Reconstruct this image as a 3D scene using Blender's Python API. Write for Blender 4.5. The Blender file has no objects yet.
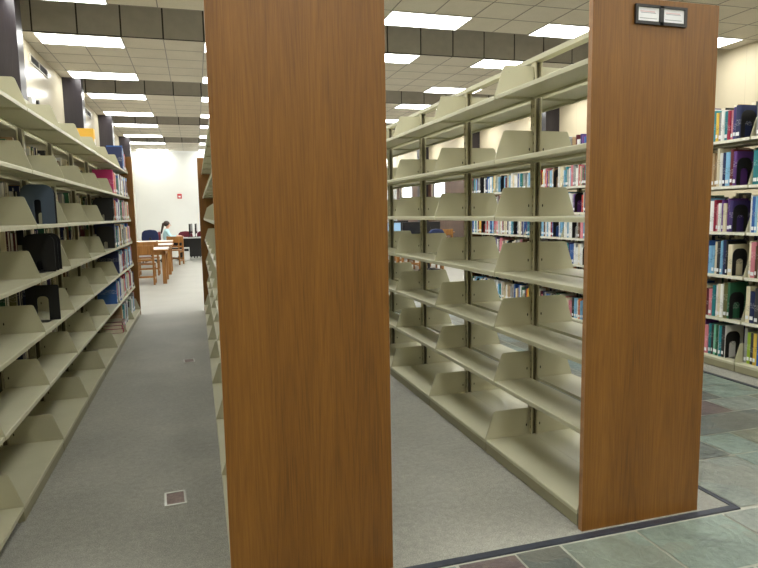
import bpy, bmesh, math, random
from mathutils import Matrix, Vector

rng = random.Random(7)
SC = bpy.context.scene
COL = SC.collection
PI = math.pi

# ------------------------------------------------------------------ camera
F, YAW, PITCH, ROLL, EYE = 610.76, 0.28841, -0.11559, -0.017685, 1.4227
cy, sy, cp, sp = math.cos(YAW), math.sin(YAW), math.cos(PITCH), math.sin(PITCH)
fw = Vector((sy * cp, cy * cp, sp)); ri = Vector((cy, -sy, 0)); up = ri.cross(fw)
ri, up = math.cos(ROLL) * ri + math.sin(ROLL) * up, -math.sin(ROLL) * ri + math.cos(ROLL) * up
cam = bpy.data.cameras.new('camera'); camo = bpy.data.objects.new('camera', cam); COL.objects.link(camo)
cam.sensor_fit = 'HORIZONTAL'; cam.sensor_width = 36.0; cam.lens = F / 758.0 * 36.0
cam.clip_start = 0.05; cam.clip_end = 200
camo.matrix_world = Matrix(((ri.x, up.x, -fw.x, 0), (ri.y, up.y, -fw.y, 0), (ri.z, up.z, -fw.z, EYE), (0, 0, 0, 1)))
SC.camera = camo
SC.view_settings.view_transform = 'Standard'
SC.view_settings.look = 'None'
SC.view_settings.gamma = 1.0
SC.view_settings.use_curve_mapping = False
SC.view_settings.exposure = 0.95
SC.cycles.use_denoising = True
SC.cycles.max_bounces = 10
SC.cycles.diffuse_bounces = 4

# ------------------------------------------------------------------ materials
def lin(c):
    r = []
    for v in c:
        v = v / 255.0
        r.append(v / 12.92 if v <= 0.04045 else ((v + 0.055) / 1.055) ** 2.4)
    return (r[0], r[1], r[2], 1.0)

class NT:
    def __init__(s, name):
        s.m = bpy.data.materials.new(name); s.m.use_nodes = True
        s.t = s.m.node_tree; s.t.nodes.clear()
        s.out = s.n('ShaderNodeOutputMaterial'); s.b = s.n('ShaderNodeBsdfPrincipled')
        s.l(s.b.outputs[0], s.out.inputs[0])
    def n(s, t, **kw):
        x = s.t.nodes.new(t)
        for k, v in kw.items(): setattr(x, k, v)
        return x
    def l(s, a, b): s.t.links.new(a, b)
    def coord(s, scale=(1, 1, 1), which='Object'):
        tc = s.n('ShaderNodeTexCoord'); mp = s.n('ShaderNodeMapping')
        mp.inputs['Scale'].default_value = scale
        s.l(tc.outputs[which], mp.inputs[0]); return mp.outputs[0]
    def noise(s, vec, scale, detail=4, rough=.55, dist=0):
        x = s.n('ShaderNodeTexNoise'); x.inputs['Scale'].default_value = scale
        x.inputs['Detail'].default_value = detail; x.inputs['Roughness'].default_value = rough
        x.inputs['Distortion'].default_value = dist
        s.l(vec, x.inputs['Vector']); return x.outputs['Fac']
    def ramp(s, fac, stops):
        x = s.n('ShaderNodeValToRGB'); e = x.color_ramp.elements
        while len(e) < len(stops): e.new(0.5)
        for i, (p, c) in enumerate(stops): e[i].position = p; e[i].color = c
        s.l(fac, x.inputs[0]); return x.outputs[0]
    def mix(s, fac, a, b, mode='MIX'):
        x = s.n('ShaderNodeMix', data_type='RGBA', blend_type=mode)
        if isinstance(fac, (int, float)): x.inputs[0].default_value = fac
        else: s.l(fac, x.inputs[0])
        for v, i in ((a, 6), (b, 7)):
            if isinstance(v, tuple): x.inputs[i].default_value = v
            else: s.l(v, x.inputs[i])
        return x.outputs[2]
    def math(s, op, a, b=None):
        x = s.n('ShaderNodeMath', operation=op)
        for v, i in ((a, 0), (b, 1)):
            if v is None: continue
            if isinstance(v, (int, float)): x.inputs[i].default_value = v
            else: s.l(v, x.inputs[i])
        return x.outputs[0]
    def bump(s, h, strength=.3, dist=.01):
        x = s.n('ShaderNodeBump'); x.inputs['Strength'].default_value = strength
        x.inputs['Distance'].default_value = dist
        s.l(h, x.inputs['Height']); s.l(x.outputs[0], s.b.inputs['Normal'])
    def base(s, c, rough=.5, metal=0, spec=.5):
        if isinstance(c, tuple): s.b.inputs['Base Color'].default_value = c
        else: s.l(c, s.b.inputs['Base Color'])
        s.b.inputs['Roughness'].default_value = rough; s.b.inputs['Metallic'].default_value = metal
        s.b.inputs['Specular IOR Level'].default_value = spec
        return s.m

def plain(name, rgb, rough=.5, metal=0, var=.06, scale=6, spec=.5):
    t = NT(name); c = lin(rgb)
    f = t.noise(t.coord(), scale, 3)
    lo = tuple(v * (1 - var) for v in c[:3]) + (1,); hi = tuple(min(1, v * (1 + var)) for v in c[:3]) + (1,)
    return t.base(t.ramp(f, [(.3, lo), (.7, hi)]), rough, metal, spec)

def emit(name, rgb, strength):
    t = NT(name); t.base(lin(rgb), .5)
    t.b.inputs['Emission Color'].default_value = lin(rgb); t.b.inputs['Emission Strength'].default_value = strength
    return t.m

def wood(name, dark, mid, light, rough=.38, gx=1.0, ringw=.055):
    t = NT(name)
    tc = t.n('ShaderNodeTexCoord'); oi = t.n('ShaderNodeObjectInfo')
    off = t.n('ShaderNodeCombineXYZ')
    t.l(t.math('MULTIPLY', t.math('SUBTRACT', oi.outputs['Random'], .5), .5), off.inputs[0])
    t.l(t.math('MULTIPLY', oi.outputs['Random'], 7.3), off.inputs[2])
    va = t.n('ShaderNodeVectorMath', operation='ADD'); t.l(tc.outputs['Object'], va.inputs[0]); t.l(off.outputs[0], va.inputs[1])
    def mp(sc):
        m = t.n('ShaderNodeMapping'); m.inputs['Scale'].default_value = sc; t.l(va.outputs[0], m.inputs[0]); return m.outputs[0]
    sx = t.n('ShaderNodeSeparateXYZ'); t.l(va.outputs[0], sx.inputs[0])
    warp = t.noise(mp((3.0 * gx, 3.0, .5)), 1.0, 2)
    warp2 = t.noise(mp((40 * gx, 40, 3.0)), 1.0, 2)
    # long nested cathedral arches, book-matched about a seam every 32 cm
    x = t.math('PINGPONG', t.math('ADD', sx.outputs[0], 10.0), .16)
    x = t.math('ADD', t.math('SUBTRACT', x, .075), t.math('MULTIPLY', t.math('SUBTRACT', warp, .5), .05))
    q = t.math('ADD', t.math('MULTIPLY', t.math('MULTIPLY', x, x), 230.0), t.math('MULTIPLY', sx.outputs[2], 1.3))
    q = t.math('ADD', q, t.math('MULTIPLY', warp2, .12))
    ring = t.math('ADD', t.math('MULTIPLY', t.math('SINE', t.math('MULTIPLY', q, 14.0)), .5), .5)
    ring = t.math('POWER', ring, 2.5)
    fine = t.noise(mp((210 * gx, 210, 4.0)), 1.0, 4, .6)
    broad = t.noise(mp((5 * gx, 5, .3)), 1.0, 3)
    pore = t.noise(mp((420 * gx, 420, 14)), 1.0, 2, .5)
    f = t.math('ADD', t.math('MULTIPLY', fine, .5), t.math('MULTIPLY', broad, .5))
    f = t.math('SUBTRACT', f, t.math('MULTIPLY', ring, ringw))
    c = t.ramp(f, [(.32, lin(dark)), (.48, lin(mid)), (.66, lin(light))])
    p = t.ramp(pore, [(.30, (.8, .76, .72, 1)), (.43, (1, 1, 1, 1))])
    c = t.mix(.6, c, p, 'MULTIPLY')
    t.bump(fine, .05, .002)
    return t.base(c, rough, 0, .45)

M = {}
M['oak'] = wood('oak_veneer', (98, 62, 18), (118, 77, 24), (134, 91, 34))
M['oak_light'] = wood('oak_furniture', (128, 84, 40), (158, 110, 58), (184, 136, 80), .35, 2)
M['edge'] = plain('oak_edge_band', (160, 118, 80), .45, 0, .12, 30)
def steel():
    t = NT('putty_enamel'); v = t.coord()
    f = t.noise(v, 3.0, 3); g = t.noise(v, 220, 2)
    c = t.ramp(f, [(.3, lin((184, 181, 154))), (.7, lin((193, 190, 164)))])
    t.bump(g, .03, .001)
    return t.base(c, .36, 0, .5)
M['steel'] = steel()
M['post_web'] = plain('post_web_painted_shade', (98, 92, 70), .5)  # web colour darkened to paint in the shade between the post flanges
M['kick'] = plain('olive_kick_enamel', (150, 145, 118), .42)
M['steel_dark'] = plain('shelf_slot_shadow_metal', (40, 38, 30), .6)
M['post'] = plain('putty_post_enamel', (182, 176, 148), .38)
M['rail_white'] = plain('white_label_rail', (225, 222, 208), .45, 0, .1, 40)
def carpet():
    t = NT('grey_loop_carpet'); v = t.coord()
    a = t.noise(v, 170, 4, .8); b = t.noise(v, 1.1, 4, .6); d = t.noise(v, 34, 3)
    f = t.math('ADD', t.math('ADD', t.math('MULTIPLY', a, .62), t.math('MULTIPLY', b, .22)), t.math('MULTIPLY', d, .16))
    c = t.ramp(f, [(.36, lin((94, 93, 84))), (.5, lin((138, 137, 126))), (.64, lin((186, 184, 170)))])
    t.bump(a, .5, .006)
    t.b.inputs['Sheen Weight'].default_value = .35; t.b.inputs['Sheen Roughness'].default_value = .5
    return t.base(c, .6, 0, .5)
M['carpet'] = carpet()
M['light_painted_floor'] = plain('far_floor_painted_light', (162, 161, 152), .5, 0, .05, 2)  # brighter light past the stacks put into a paler colour than the carpet
M['mortar'] = plain('floor_mortar', (178, 178, 166), .7, 0, .1, 20)
def slate(name, a, b):
    t = NT(name); v = t.coord((1, 1, 1))
    f = t.noise(v, 3.2, 7, .68, .9); g = t.noise(v, 34, 5, .65); h = t.noise(v, 7, 7, .62, 1.6); u = t.noise(v, 2.1, 3)
    k = t.math('ADD', t.math('MULTIPLY', f, .6), t.math('MULTIPLY', g, .4))
    c = t.ramp(k, [(.30, lin(tuple(v_ * .82 for v_ in a))), (.5, lin(tuple((p + q) / 2 for p, q in zip(a, b)))), (.70, lin(tuple(v_ * 1.06 for v_ in b)))])
    c = t.mix(t.math('MULTIPLY', t.math('GREATER_THAN', u, .56), .22), c, lin((132, 122, 104)))
    t.bump(h, .6, .02)
    return t.base(c, .36, 0, .5)
SLATES = [slate('slate_green', (106, 120, 111), (136, 150, 139)), slate('slate_grey_green', (110, 119, 112), (143, 148, 139)),
          slate('slate_dark', (80, 88, 84), (106, 110, 104)), slate('slate_purple', (84, 74, 74), (110, 96, 94)),
          slate('slate_blue', (104, 120, 119), (134, 150, 146)), slate('slate_olive', (100, 106, 92), (130, 130, 112))]
M['strip'] = plain('black_floor_strip', (52, 56, 66), .4, 0, .2, 40)
def ceil_mat():
    t = NT('acoustic_tile'); v = t.coord()
    f = t.noise(v, 2.0, 3); g = t.noise(v, 180, 3, .7)
    c = t.ramp(f, [(.3, lin((208, 202, 188))), (.7, lin((216, 210, 196)))])
    c = t.mix(.5, c, t.ramp(g, [(.36, (.72, .7, .66, 1)), (.5, (1, 1, 1, 1))]), 'MULTIPLY')
    t.bump(g, .2, .004)
    return t.base(c, .85, 0, .2)
M['tile'] = ceil_mat()
M['fascia'] = plain('grey_recess_board', (180, 176, 168), .8, 0, .05, 8)
M['joint'] = plain('dark_joint', (48, 44, 40), .7)
M['tbar'] = plain('ceiling_tbar_metal', (112, 106, 96), .32, .7)
M['fixture'] = plain('white_fixture_enamel', (225, 224, 218), .4)
M['diffuser'] = emit('lit_diffuser', (250, 251, 247), 7.9)
def wallm(name, rgb, rough, pitch=1.22):
    t = NT(name); v = t.coord()
    f = t.noise(v, .7, 3); g = t.noise(v, 90, 2)
    c = lin(rgb)
    col = t.ramp(f, [(.3, tuple(x * .95 for x in c[:3]) + (1,)), (.7, c)])
    sx = t.n('ShaderNodeSeparateXYZ'); t.l(v, sx.inputs[0])
    m = t.math('PINGPONG', sx.outputs[1], pitch / 2)
    s = t.math('LESS_THAN', m, .004)
    col = t.mix(t.math('MULTIPLY', s, .35), col, (.25, .2, .14, 1))
    t.bump(g, .03, .002)
    return t.base(col, rough, 0, .5)
M['cream'] = wallm('cream_wall_panel', (204, 195, 172), .22)
M['creamR'] = wallm('cream_wall_board', (204, 192, 164), .5)
M['white_wall'] = wallm('white_plaster', (236, 238, 236), .6, 50)
M['column'] = wood('dark_walnut_column', (30, 26, 30), (40, 35, 39), (51, 45, 48), .3, 1.0, .05)
M['black'] = plain('black_enamel', (24, 24, 27), .35)
M['slateblue'] = plain('slate_blue_enamel', (74, 88, 106), .4)
M['paper'] = plain('white_paper', (236, 238, 242), .7, 0, .04)
M['paperline_pink'] = plain('faded_pink_print', (222, 190, 196), .7)
M['paperline_grey'] = plain('faded_grey_print', (160, 164, 172), .7)
M['pages'] = plain('book_pages', (226, 217, 196), .85, 0, .08, 60)
M['vent'] = plain('dark_vent_metal', (74, 72, 70), .5)
M['ventframe'] = plain('vent_frame_metal', (196, 192, 180), .45)
M['alu'] = plain('floor_box_aluminium', (190, 190, 182), .35, .5)
M['lidbrown'] = plain('floor_box_lid', (136, 118, 112), .7, 0, .2, 60)
M['yellow'] = plain('yellow_card', (232, 180, 66), .6)
M['red'] = plain('alarm_red', (190, 30, 40), .4)
M['navy'] = plain('navy_fabric', (30, 44, 84), .8)
M['maroon'] = plain('maroon_fabric', (104, 34, 50), .8)
M['lam'] = plain('pale_laminate', (226, 212, 198), .35)
M['desk_top'] = plain('grey_laminate', (176, 180, 180), .3)
M['screen'] = plain('dark_screen', (26, 28, 34), .2)
M['screen_lit'] = emit('lit_screen', (130, 165, 195), .25)
M['plastic_w'] = plain('white_plastic', (228, 230, 230), .4)
M['skin'] = plain('skin', (226, 172, 146), .5)
M['shirt'] = plain('pale_aqua_shirt', (184, 222, 230), .8)
M['trousers'] = plain('dark_trousers', (40, 42, 56), .8)
M['hair'] = plain('dark_brown_hair', (62, 48, 40), .6, 0, .3, 60)
M['glass'] = None
g = NT('window_glass'); g.base((1, 1, 1, 1), .02); g.b.inputs['Transmission Weight'].default_value = 1.0
g.b.inputs['IOR'].default_value = 1.1; M['glass'] = g.m
M['gasket'] = plain('window_frame_paint', (70, 62, 58), .5)

# ------------------------------------------------------------------ mesh helpers
class MB:
    """collects shapes, then links them as one mesh object"""
    def __init__(s): s.v = []; s.f = []; s.mi = []; s.mats = []
    def mat(s, m):
        if m not in s.mats: s.mats.append(m)
        return s.mats.index(m)
    def add(s, vs, fs, m):
        o = len(s.v); i = s.mat(m)
        s.v += [tuple(p) for p in vs]
        for f in fs: s.f.append([o + k for k in f]); s.mi.append(i)
    def box(s, x0, x1, y0, y1, z0, z1, m):
        if x0 > x1: x0, x1 = x1, x0
        if y0 > y1: y0, y1 = y1, y0
        if z0 > z1: z0, z1 = z1, z0
        s.add([(x0, y0, z0), (x1, y0, z0), (x1, y1, z0), (x0, y1, z0), (x0, y0, z1), (x1, y0, z1), (x1, y1, z1), (x0, y1, z1)],
              [(0, 3, 2, 1), (4, 5, 6, 7), (0, 1, 5, 4), (1, 2, 6, 5), (2, 3, 7, 6), (3, 0, 4, 7)], m)
    def prism(s, pts, a, b, axis, m):
        """2D outline pts extruded from a to b along axis (0,1,2)"""
        n = len(pts)
        def P(p, t):
            return (t, p[0], p[1]) if axis == 0 else ((p[0], t, p[1]) if axis == 1 else (p[0], p[1], t))
        vs = [P(p, a) for p in pts] + [P(p, b) for p in pts]
        fs = [list(range(n))[::-1], list(range(n, 2 * n))] + [(i, (i + 1) % n, n + (i + 1) % n, n + i) for i in range(n)]
        s.add(vs, fs, m)
    def bar(s, p, q, r, m, n=8, r2=None):
        p, q = Vector(p), Vector(q); d = (q - p).normalized()
        a = d.orthogonal().normalized(); b = d.cross(a); r2 = r if r2 is None else r2
        vs = [p + r * (math.cos(2 * PI * i / n) * a + math.sin(2 * PI * i / n) * b) for i in range(n)] + \
             [q + r2 * (math.cos(2 * PI * i / n) * a + math.sin(2 * PI * i / n) * b) for i in range(n)]
        s.add(vs, [list(range(n))[::-1], list(range(n, 2 * n))] + [(i, (i + 1) % n, n + (i + 1) % n, n + i) for i in range(n)], m)
    def mesh(s, name):
        me = bpy.data.meshes.new(name); me.from_pydata(s.v, [], s.f)
        for m in s.mats: me.materials.append(m)
        me.polygons.foreach_set('material_index', s.mi)
        bm = bmesh.new(); bm.from_mesh(me); bmesh.ops.recalc_face_normals(bm, faces=bm.faces); bm.to_mesh(me); bm.free()
        me.update(); return me
    def build(s, name, parent=None, loc=(0, 0, 0), bevel=0, seg=2):
        return link(name, s.mesh(name), parent, loc, bevel, seg)

def link(name, me, parent=None, loc=(0, 0, 0), bevel=0, seg=2):
    o = bpy.data.objects.new(name, me); COL.objects.link(o); o.location = loc
    if parent: o.parent = parent
    if bevel:
        b = o.modifiers.new('bevel', 'BEVEL'); b.width = bevel; b.segments = seg; b.limit_method = 'ANGLE'
    return o

def tag(o, label, cat, group=None, kind=None):
    o['label'] = label; o['category'] = cat
    if group: o['group'] = group
    if kind: o['kind'] = kind
    return o
def thing(name, label, cat, loc=(0, 0, 0), rz=0, group=None):
    o = bpy.data.objects.new(name, None); COL.objects.link(o); o.empty_display_size = .1
    o.location = loc; o.rotation_euler = (0, 0, rz)
    return tag(o, label, cat, group)
def struct(name, mb, bevel=0):
    o = mb.build(name, None, (0, 0, 0), bevel); o['kind'] = 'structure'; return o
def dup(root, loc, rz, label, group=None):
    r = root.copy(); COL.objects.link(r); r.location = loc; r.rotation_euler = (0, 0, rz); r['label'] = label
    if group: r['group'] = group
    for ch in list(root.children):
        c = ch.copy(); COL.objects.link(c); c.parent = r
        for gch in list(ch.children):
            d = gch.copy(); COL.objects.link(d); d.parent = c
    return r
ORD = ['zeroth', 'first', 'second', 'third', 'fourth', 'fifth', 'sixth', 'seventh', 'eighth', 'ninth', 'tenth', 'eleventh', 'twelfth',
       'thirteenth', 'fourteenth', 'fifteenth', 'sixteenth', 'seventeenth', 'eighteenth', 'nineteenth', 'twentieth']
def ordw(n):
    if n <= 20: return ORD[n]
    tens = ['', '', 'twenty', 'thirty', 'forty', 'fifty', 'sixty'][n // 10]
    if n % 10 == 0: return tens[:-1] + 'ieth'
    return tens + '-' + ORD[n % 10]

# ------------------------------------------------------------------ room
XL, XR, YB, YF, ZC = -2.37, 9.15, -3.60, 27.55, 4.17
SEC = [10.43 + 4.65 * k for k in range(-3, 4)]; SLEN = 3.13
# floors
f = MB()
f.box(XL, 2.385, 2.192, 9.62, -.05, 0, M['carpet']); f.box(4.20, XR, 2.192, 9.62, -.05, 0, M['carpet'])
struct('floor', f)
f = MB(); f.box(XL, 2.385, 9.62, 10.5, -.05, 0, M['light_painted_floor']); f.box(4.20, XR, 9.62, 10.5, -.05, 0, M['light_painted_floor']); f.box(XL, XR, 10.5, YF, -.05, 0, M['light_painted_floor'])
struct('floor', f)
# slate paving
def slates():
    mb = MB()
    def region(x0, x1, y0, y1):
        mb.add([(x0, y0, -.004), (x1, y0, -.004), (x1, y1, -.004), (x0, y1, -.004)], [(0, 1, 2, 3)], M['mortar'])
    region(XL, XR, YB, 2.157); region(2.41, 4.165, 2.157, 10.5)
    r = random.Random(23)
    sizes = [(1, 1), (2, 1), (1, 2), (2, 2), (2, 2), (2, 1), (1, 2)]
    def rect(X0, X1, Y0, Y1, m):
        g_ = .0065
        e = [r.uniform(-.003, .003) for _ in range(8)]
        mb.add([(X0 + g_ + e[0], Y0 + g_ + e[1], 0), (X1 - g_ + e[2], Y0 + g_ + e[3], 0), (X1 - g_ + e[4], Y1 - g_ + e[5], 0), (X0 + g_ + e[6], Y1 - g_ + e[7], 0)], [(0, 1, 2, 3)], m)
    def pack(xs, ys, fixed):
        occ = set()
        for (i, j, w, h, m) in fixed:
            for a in range(w):
                for b in range(h): occ.add((i + a, j + b))
            rect(xs[i], xs[i + w], ys[j], ys[j + h], SLATES[m])
        for j in range(len(ys) - 1):
            for i in range(len(xs) - 1):
                if (i, j) in occ: continue
                opts = sizes[:]; r.shuffle(opts)
                for (w, h) in opts:
                    if i + w < len(xs) and j + h < len(ys) and all((i + a, j + b) not in occ for a in range(w) for b in range(h)): break
                else: w = h = 1
                for a in range(w):
                    for b in range(h): occ.add((i + a, j + b))
                rect(xs[i], xs[i + w], ys[j], ys[j + h], r.choices(SLATES, [4, 3, 1.4, .9, 3, 1.4])[0])
    # walkway between the two ranges
    xs = [2.413, 2.68, 2.90, 3.18, 3.56, 3.73, 3.95, 4.163]
    ys = [2.158, 2.40, 2.67, 2.965, 3.27, 3.53, 3.82, 4.10]
    while ys[-1] < 10.2: ys.append(ys[-1] + .291)
    ys[-1] = 10.495
    pack(xs, ys, [(0, 0, 2, 2, 1), (2, 0, 1, 2, 0), (0, 2, 2, 1, 2), (2, 2, 1, 1, 0), (3, 1, 2, 2, 5), (2, 3, 3, 1, 2), (0, 3, 2, 1, 0), (1, 4, 3, 1, 3), (4, 4, 2, 1, 1), (3, 5, 2, 1, 2), (5, 5, 2, 1, 0), (5, 2, 2, 2, 1), (1, 5, 2, 1, 4), (3, 6, 4, 1, 0)])
    # paving in front of the ranges
    xs = [.35, .65, .945, 1.206, 1.42, 1.805, 2.06, 2.285, 2.55, 2.82]
    while xs[-1] < XR - .3: xs.append(xs[-1] + .29)
    xs[-1] = XR
    while xs[0] > XL + .3: xs.insert(0, xs[0] - .29)
    xs[0] = XL
    k = min(range(len(xs)), key=lambda i: abs(xs[i] - .945))
    ys = [2.148, 1.775, 1.50, 1.20]
    while ys[-1] > YB + .3: ys.append(ys[-1] - .29)
    ys[-1] = YB; ys = ys[::-1]; J = len(ys) - 2
    pack(xs, ys, [(k, J, 1, 1, 3), (k + 1, J, 1, 1, 2), (k + 2, J, 1, 1, 0), (k + 3, J, 2, 1, 0), (k + 5, J, 2, 1, 1), (k - 1, J, 1, 1, 4), (k + 2, J - 1, 2, 1, 4), (k + 4, J - 1, 2, 1, 1), (k, J - 1, 2, 1, 0)])
    o = struct('floor', mb)
slates()
t = MB()
t.box(XL, 2.41, 2.157, 2.192, -.05, .004, M['strip']); t.box(2.385, 2.41, 2.192, 10.5, -.05, .004, M['strip'])
struct('trim_1', t)
t = MB(); t.box(4.165, 4.20, 2.192, 10.5, -.05, .004, M['strip']); t.box(4.165, XR, 2.157, 2.192, -.05, .004, M['strip']); struct('trim_2', t)
t = MB(); t.box(2.41, 4.165, 10.5, 10.54, -.05, .004, M['strip']); struct('trim_3', t)

# ceiling: lowered strips of tile between deep recesses
ZR = ZC + .62
for i, s in enumerate(SEC):
    mb = MB(); mb.box(XL, XR, s, s + SLEN, ZC, ZC + .04, M['tile'])
    struct('ceiling', mb)
    gb = MB()
    x = -2.17 - .61
    while x < XR:
        if x > XL + .03: gb.box(x - .007, x + .007, s + .002, s + SLEN - .002, ZC - .003, ZC + .01, M['tbar'])
        x += .61
    for k in range(0, 6):
        yy = s + SLEN * k / 5
        yy = min(max(yy, s + .008), s + SLEN - .008)
        gb.box(XL, XR, yy - .006, yy + .006, ZC - .0026, ZC + .01, M['tbar'])
    struct('trim_%d' % (4 + i), gb)
rb = MB()
for i in range(len(SEC) - 1):
    a, b = SEC[i] + SLEN, SEC[i + 1]
    rb.box(XL, XR, a, b, ZR, ZR + .05, M['fascia'])
    rb.box(XL, XR, a - .03, a - .001, ZC + .0405, ZR + .05, M['fascia']); rb.box(XL, XR, b + .001, b + .03, ZC + .0405, ZR + .05, M['fascia'])
    x = -2.17 - .61
    # boards of the recess face, one per tile column, with open dark joints
    rb.box(XL, XR, b - .004, b + .001, ZC + .001, ZR, M['joint'])
    rb.box(XL, XR, a - .001, a + .004, ZC + .001, ZR, M['joint'])
    while x < XR:
        x0, x1 = max(x + .012, XL + .001), min(x + .598, XR - .001)
        if x1 > x0:
            rb.box(x0, x1, b - .018, b - .003, ZC + .012, ZR, M['fascia']); rb.box(x0, x1, a + .003, a + .018, ZC + .012, ZR, M['fascia'])
        x += .61
struct('ceiling', rb)

# walls
w = MB(); w.box(XL - .15, XL, YB - .15, YF + .15, -.05, ZR + .05, M['cream']); struct('wall_left', w)
w = MB(); w.box(XL, XR, YF, YF + .15, -.05, ZR + .05, M['white_wall']); struct('wall_far', w)
w = MB(); w.box(XL, XR, YB - .15, YB, -.05, ZR + .05, M['creamR']); struct('wall_near', w)
WIN = [(21.75, 23.15), (25.45, 27.2)]; WZ0, WZ1 = 1.72, 2.6
w = MB()
ys = [YB - .15]
for a, b in WIN: ys += [a, b]
ys.append(YF + .15)
for i in range(0, len(ys), 2): w.box(XR, XR + .15, ys[i], ys[i + 1], -.05, ZR + .05, M['creamR'])
for a, b in WIN:
    w.box(XR, XR + .15, a, b, -.05, WZ0, M['creamR']); w.box(XR, XR + .15, a, b, WZ1, ZR + .05, M['creamR'])
struct('wall_right', w)
M['panelling'] = wood('brown_panelling', (70, 48, 34), (86, 60, 44), (100, 72, 54), .4, 1.0, .06)
w = MB()
yy_ = [19.3, WIN[0][0], WIN[0][1], WIN[1][0], WIN[1][1], YF - .02]
for i in range(0, 6, 2): w.box(XR - .03, XR, yy_[i], yy_[i + 1], .10, 2.95, M['panelling'])
for a, b in WIN:
    w.box(XR - .03, XR, a, b, .10, WZ0, M['panelling']); w.box(XR - .03, XR, a, b, WZ1, 2.95, M['panelling'])
struct('trim_20', w)
for i, (a, b) in enumerate(WIN):
    wf = MB()
    wf.box(XR + .03, XR + .09, a, a + .05, WZ0, WZ1, M['gasket']); wf.box(XR + .03, XR + .09, b - .05, b, WZ0, WZ1, M['gasket'])
    wf.box(XR + .03, XR + .09, a + .05, b - .05, WZ0, WZ0 + .05, M['gasket']); wf.box(XR + .03, XR + .09, a + .05, b - .05, WZ1 - .05, WZ1, M['gasket'])
    o = struct('window_%d' % (i + 1), wf)
    pb = MB(); pb.box(XR + .055, XR + .061, a + .05, b - .05, WZ0 + .05, WZ1 - .05, M['glass'])
    pb.build('pane', o)
# columns against both walls, one at every recess
for k, s in enumerate(SEC[:-1]):
    y = s + SLEN
    for x0, x1, yo in ((XL, -2.03, 0), (8.75, XR, .6)):
        c = MB(); c.box(x0, x1, y + yo, y + yo + .30, 0, ZR, M['column'])
        o = c.build('column', None, (0, 0, 0), .006); o['kind'] = 'structure'
for sx, nm in ((XL, 'left'), (XR - .015, 'right')):
    b = MB(); b.box(sx, sx + .015, YB, YF, 0, .099, M['black']); struct('baseboard_' + nm, b)
b = MB(); b.box(XL + .02, XR - .02, YF - .015, YF, 0, .10, M['black']); struct('baseboard_far', b)

# ------------------------------------------------------------------ ceiling lights
fx = MB()
W_, D_ = 1.22, .618
fx.box(0, W_, 0, .018, -.012, -.003, M['fixture']); fx.box(0, W_, D_ - .018, D_, -.012, -.003, M['fixture'])
fx.box(0, .018, .018, D_ - .018, -.012, -.003, M['fixture']); fx.box(W_ - .018, W_, .018, D_ - .018, -.012, -.003, M['fixture'])
fxm = fx.mesh('light_frame')
df = MB(); df.box(.018, W_ - .018, .018, D_ - .018, -.009, -.004, M['diffuser']); dfm = df.mesh('light_diffuser')
colname = ['beside the left wall', 'above the middle range', 'above the slate walkway', 'beyond the right books', 'beside the right wall']
secname = {-1: 'before the first ceiling recess', 0: 'between first and second recesses', 1: 'between second and third recesses',
           2: 'between third and fourth recesses', 3: 'past the last recess'}
for i, s in enumerate(SEC):
    for row, y0 in ((0, s + .004), (1, s + SLEN - .004 - D_)):
        for c, x0 in enumerate((-2.17, .27, 2.71, 5.15, 7.59)):
            k = i - 3
            if k <= -2 or (k == -1 and row == 0):
                lab = 'lit white ceiling light panel overhead near the camera, outside the photo'
            else:
                lab = 'ceiling light %s, %s of two %s' % (colname[c], ('nearer', 'farther')[row], secname[k])
                if k == -1: lab = 'lit ceiling light %s, just %s' % (colname[c], secname[k])
            L = thing('ceiling_light', lab, 'ceiling light', (x0, y0, ZC), 0, 'ceiling light panels')
            link('frame', fxm, L); link('diffuser', dfm, L)

# ------------------------------------------------------------------ shelving ranges
BAY = .9144
HR = [.082, .430, .754, 1.075, 1.390, 1.709, 2.063]
HR6 = [.085, .440, .825, 1.206, 1.605, 2.000]
SD = .238           # shelf depth, post face to tip
BD = .290           # base shelf depth
PW = .022           # half depth of a post
def bracket_pts(D):
    H, r = .164, .014
    top = D - .056
    pts = [(0, -.018), (D - .004, -.018), (D, -.004), (D, .004)]
    # slanted front edge with rounded upper corner
    dx, dz = (top - D), (H - .004); L = math.hypot(dx, dz)
    ux, uz = dx / L, dz / L
    e = (D + ux * (L - r), .004 + uz * (L - r)); g2 = (top - r, H)
    for k in range(0, 6):
        t_ = k / 5
        a = (1 - t_) ** 2; b_ = 2 * t_ * (1 - t_); c_ = t_ * t_
        pts.append((a * e[0] + b_ * top + c_ * g2[0], a * e[1] + b_ * H + c_ * g2[1]))
    pts.append((0, H)); return pts
def bracket_mesh(sg, D):
    """plate lying in the XZ plane, running out in direction sg*X"""
    mb = MB(); pts = [(sg * p[0], p[1]) for p in bracket_pts(D)]
    mb.prism(pts, -.00125, .00125, 1, M['steel'])
    cx, cz = sg * (D - .088), .132
    n = 10
    for ysd in (-1, 1):
        ring = [(cx + .009 * math.cos(2 * PI * i / n), cz + .007 * math.sin(2 * PI * i / n)) for i in range(n)]
        mb.prism(ring, ysd * .00125, ysd * .0028, 1, M['steel'])
        hole = [(sg * .022 + .004 * math.cos(2 * PI * i / 8), .06 + .009 * math.sin(2 * PI * i / 8)) for i in range(8)]
        mb.prism(hole, ysd * .00125, ysd * .0018, 1, M['steel_dark'])
    return mb.mesh('end_bracket')
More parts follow.
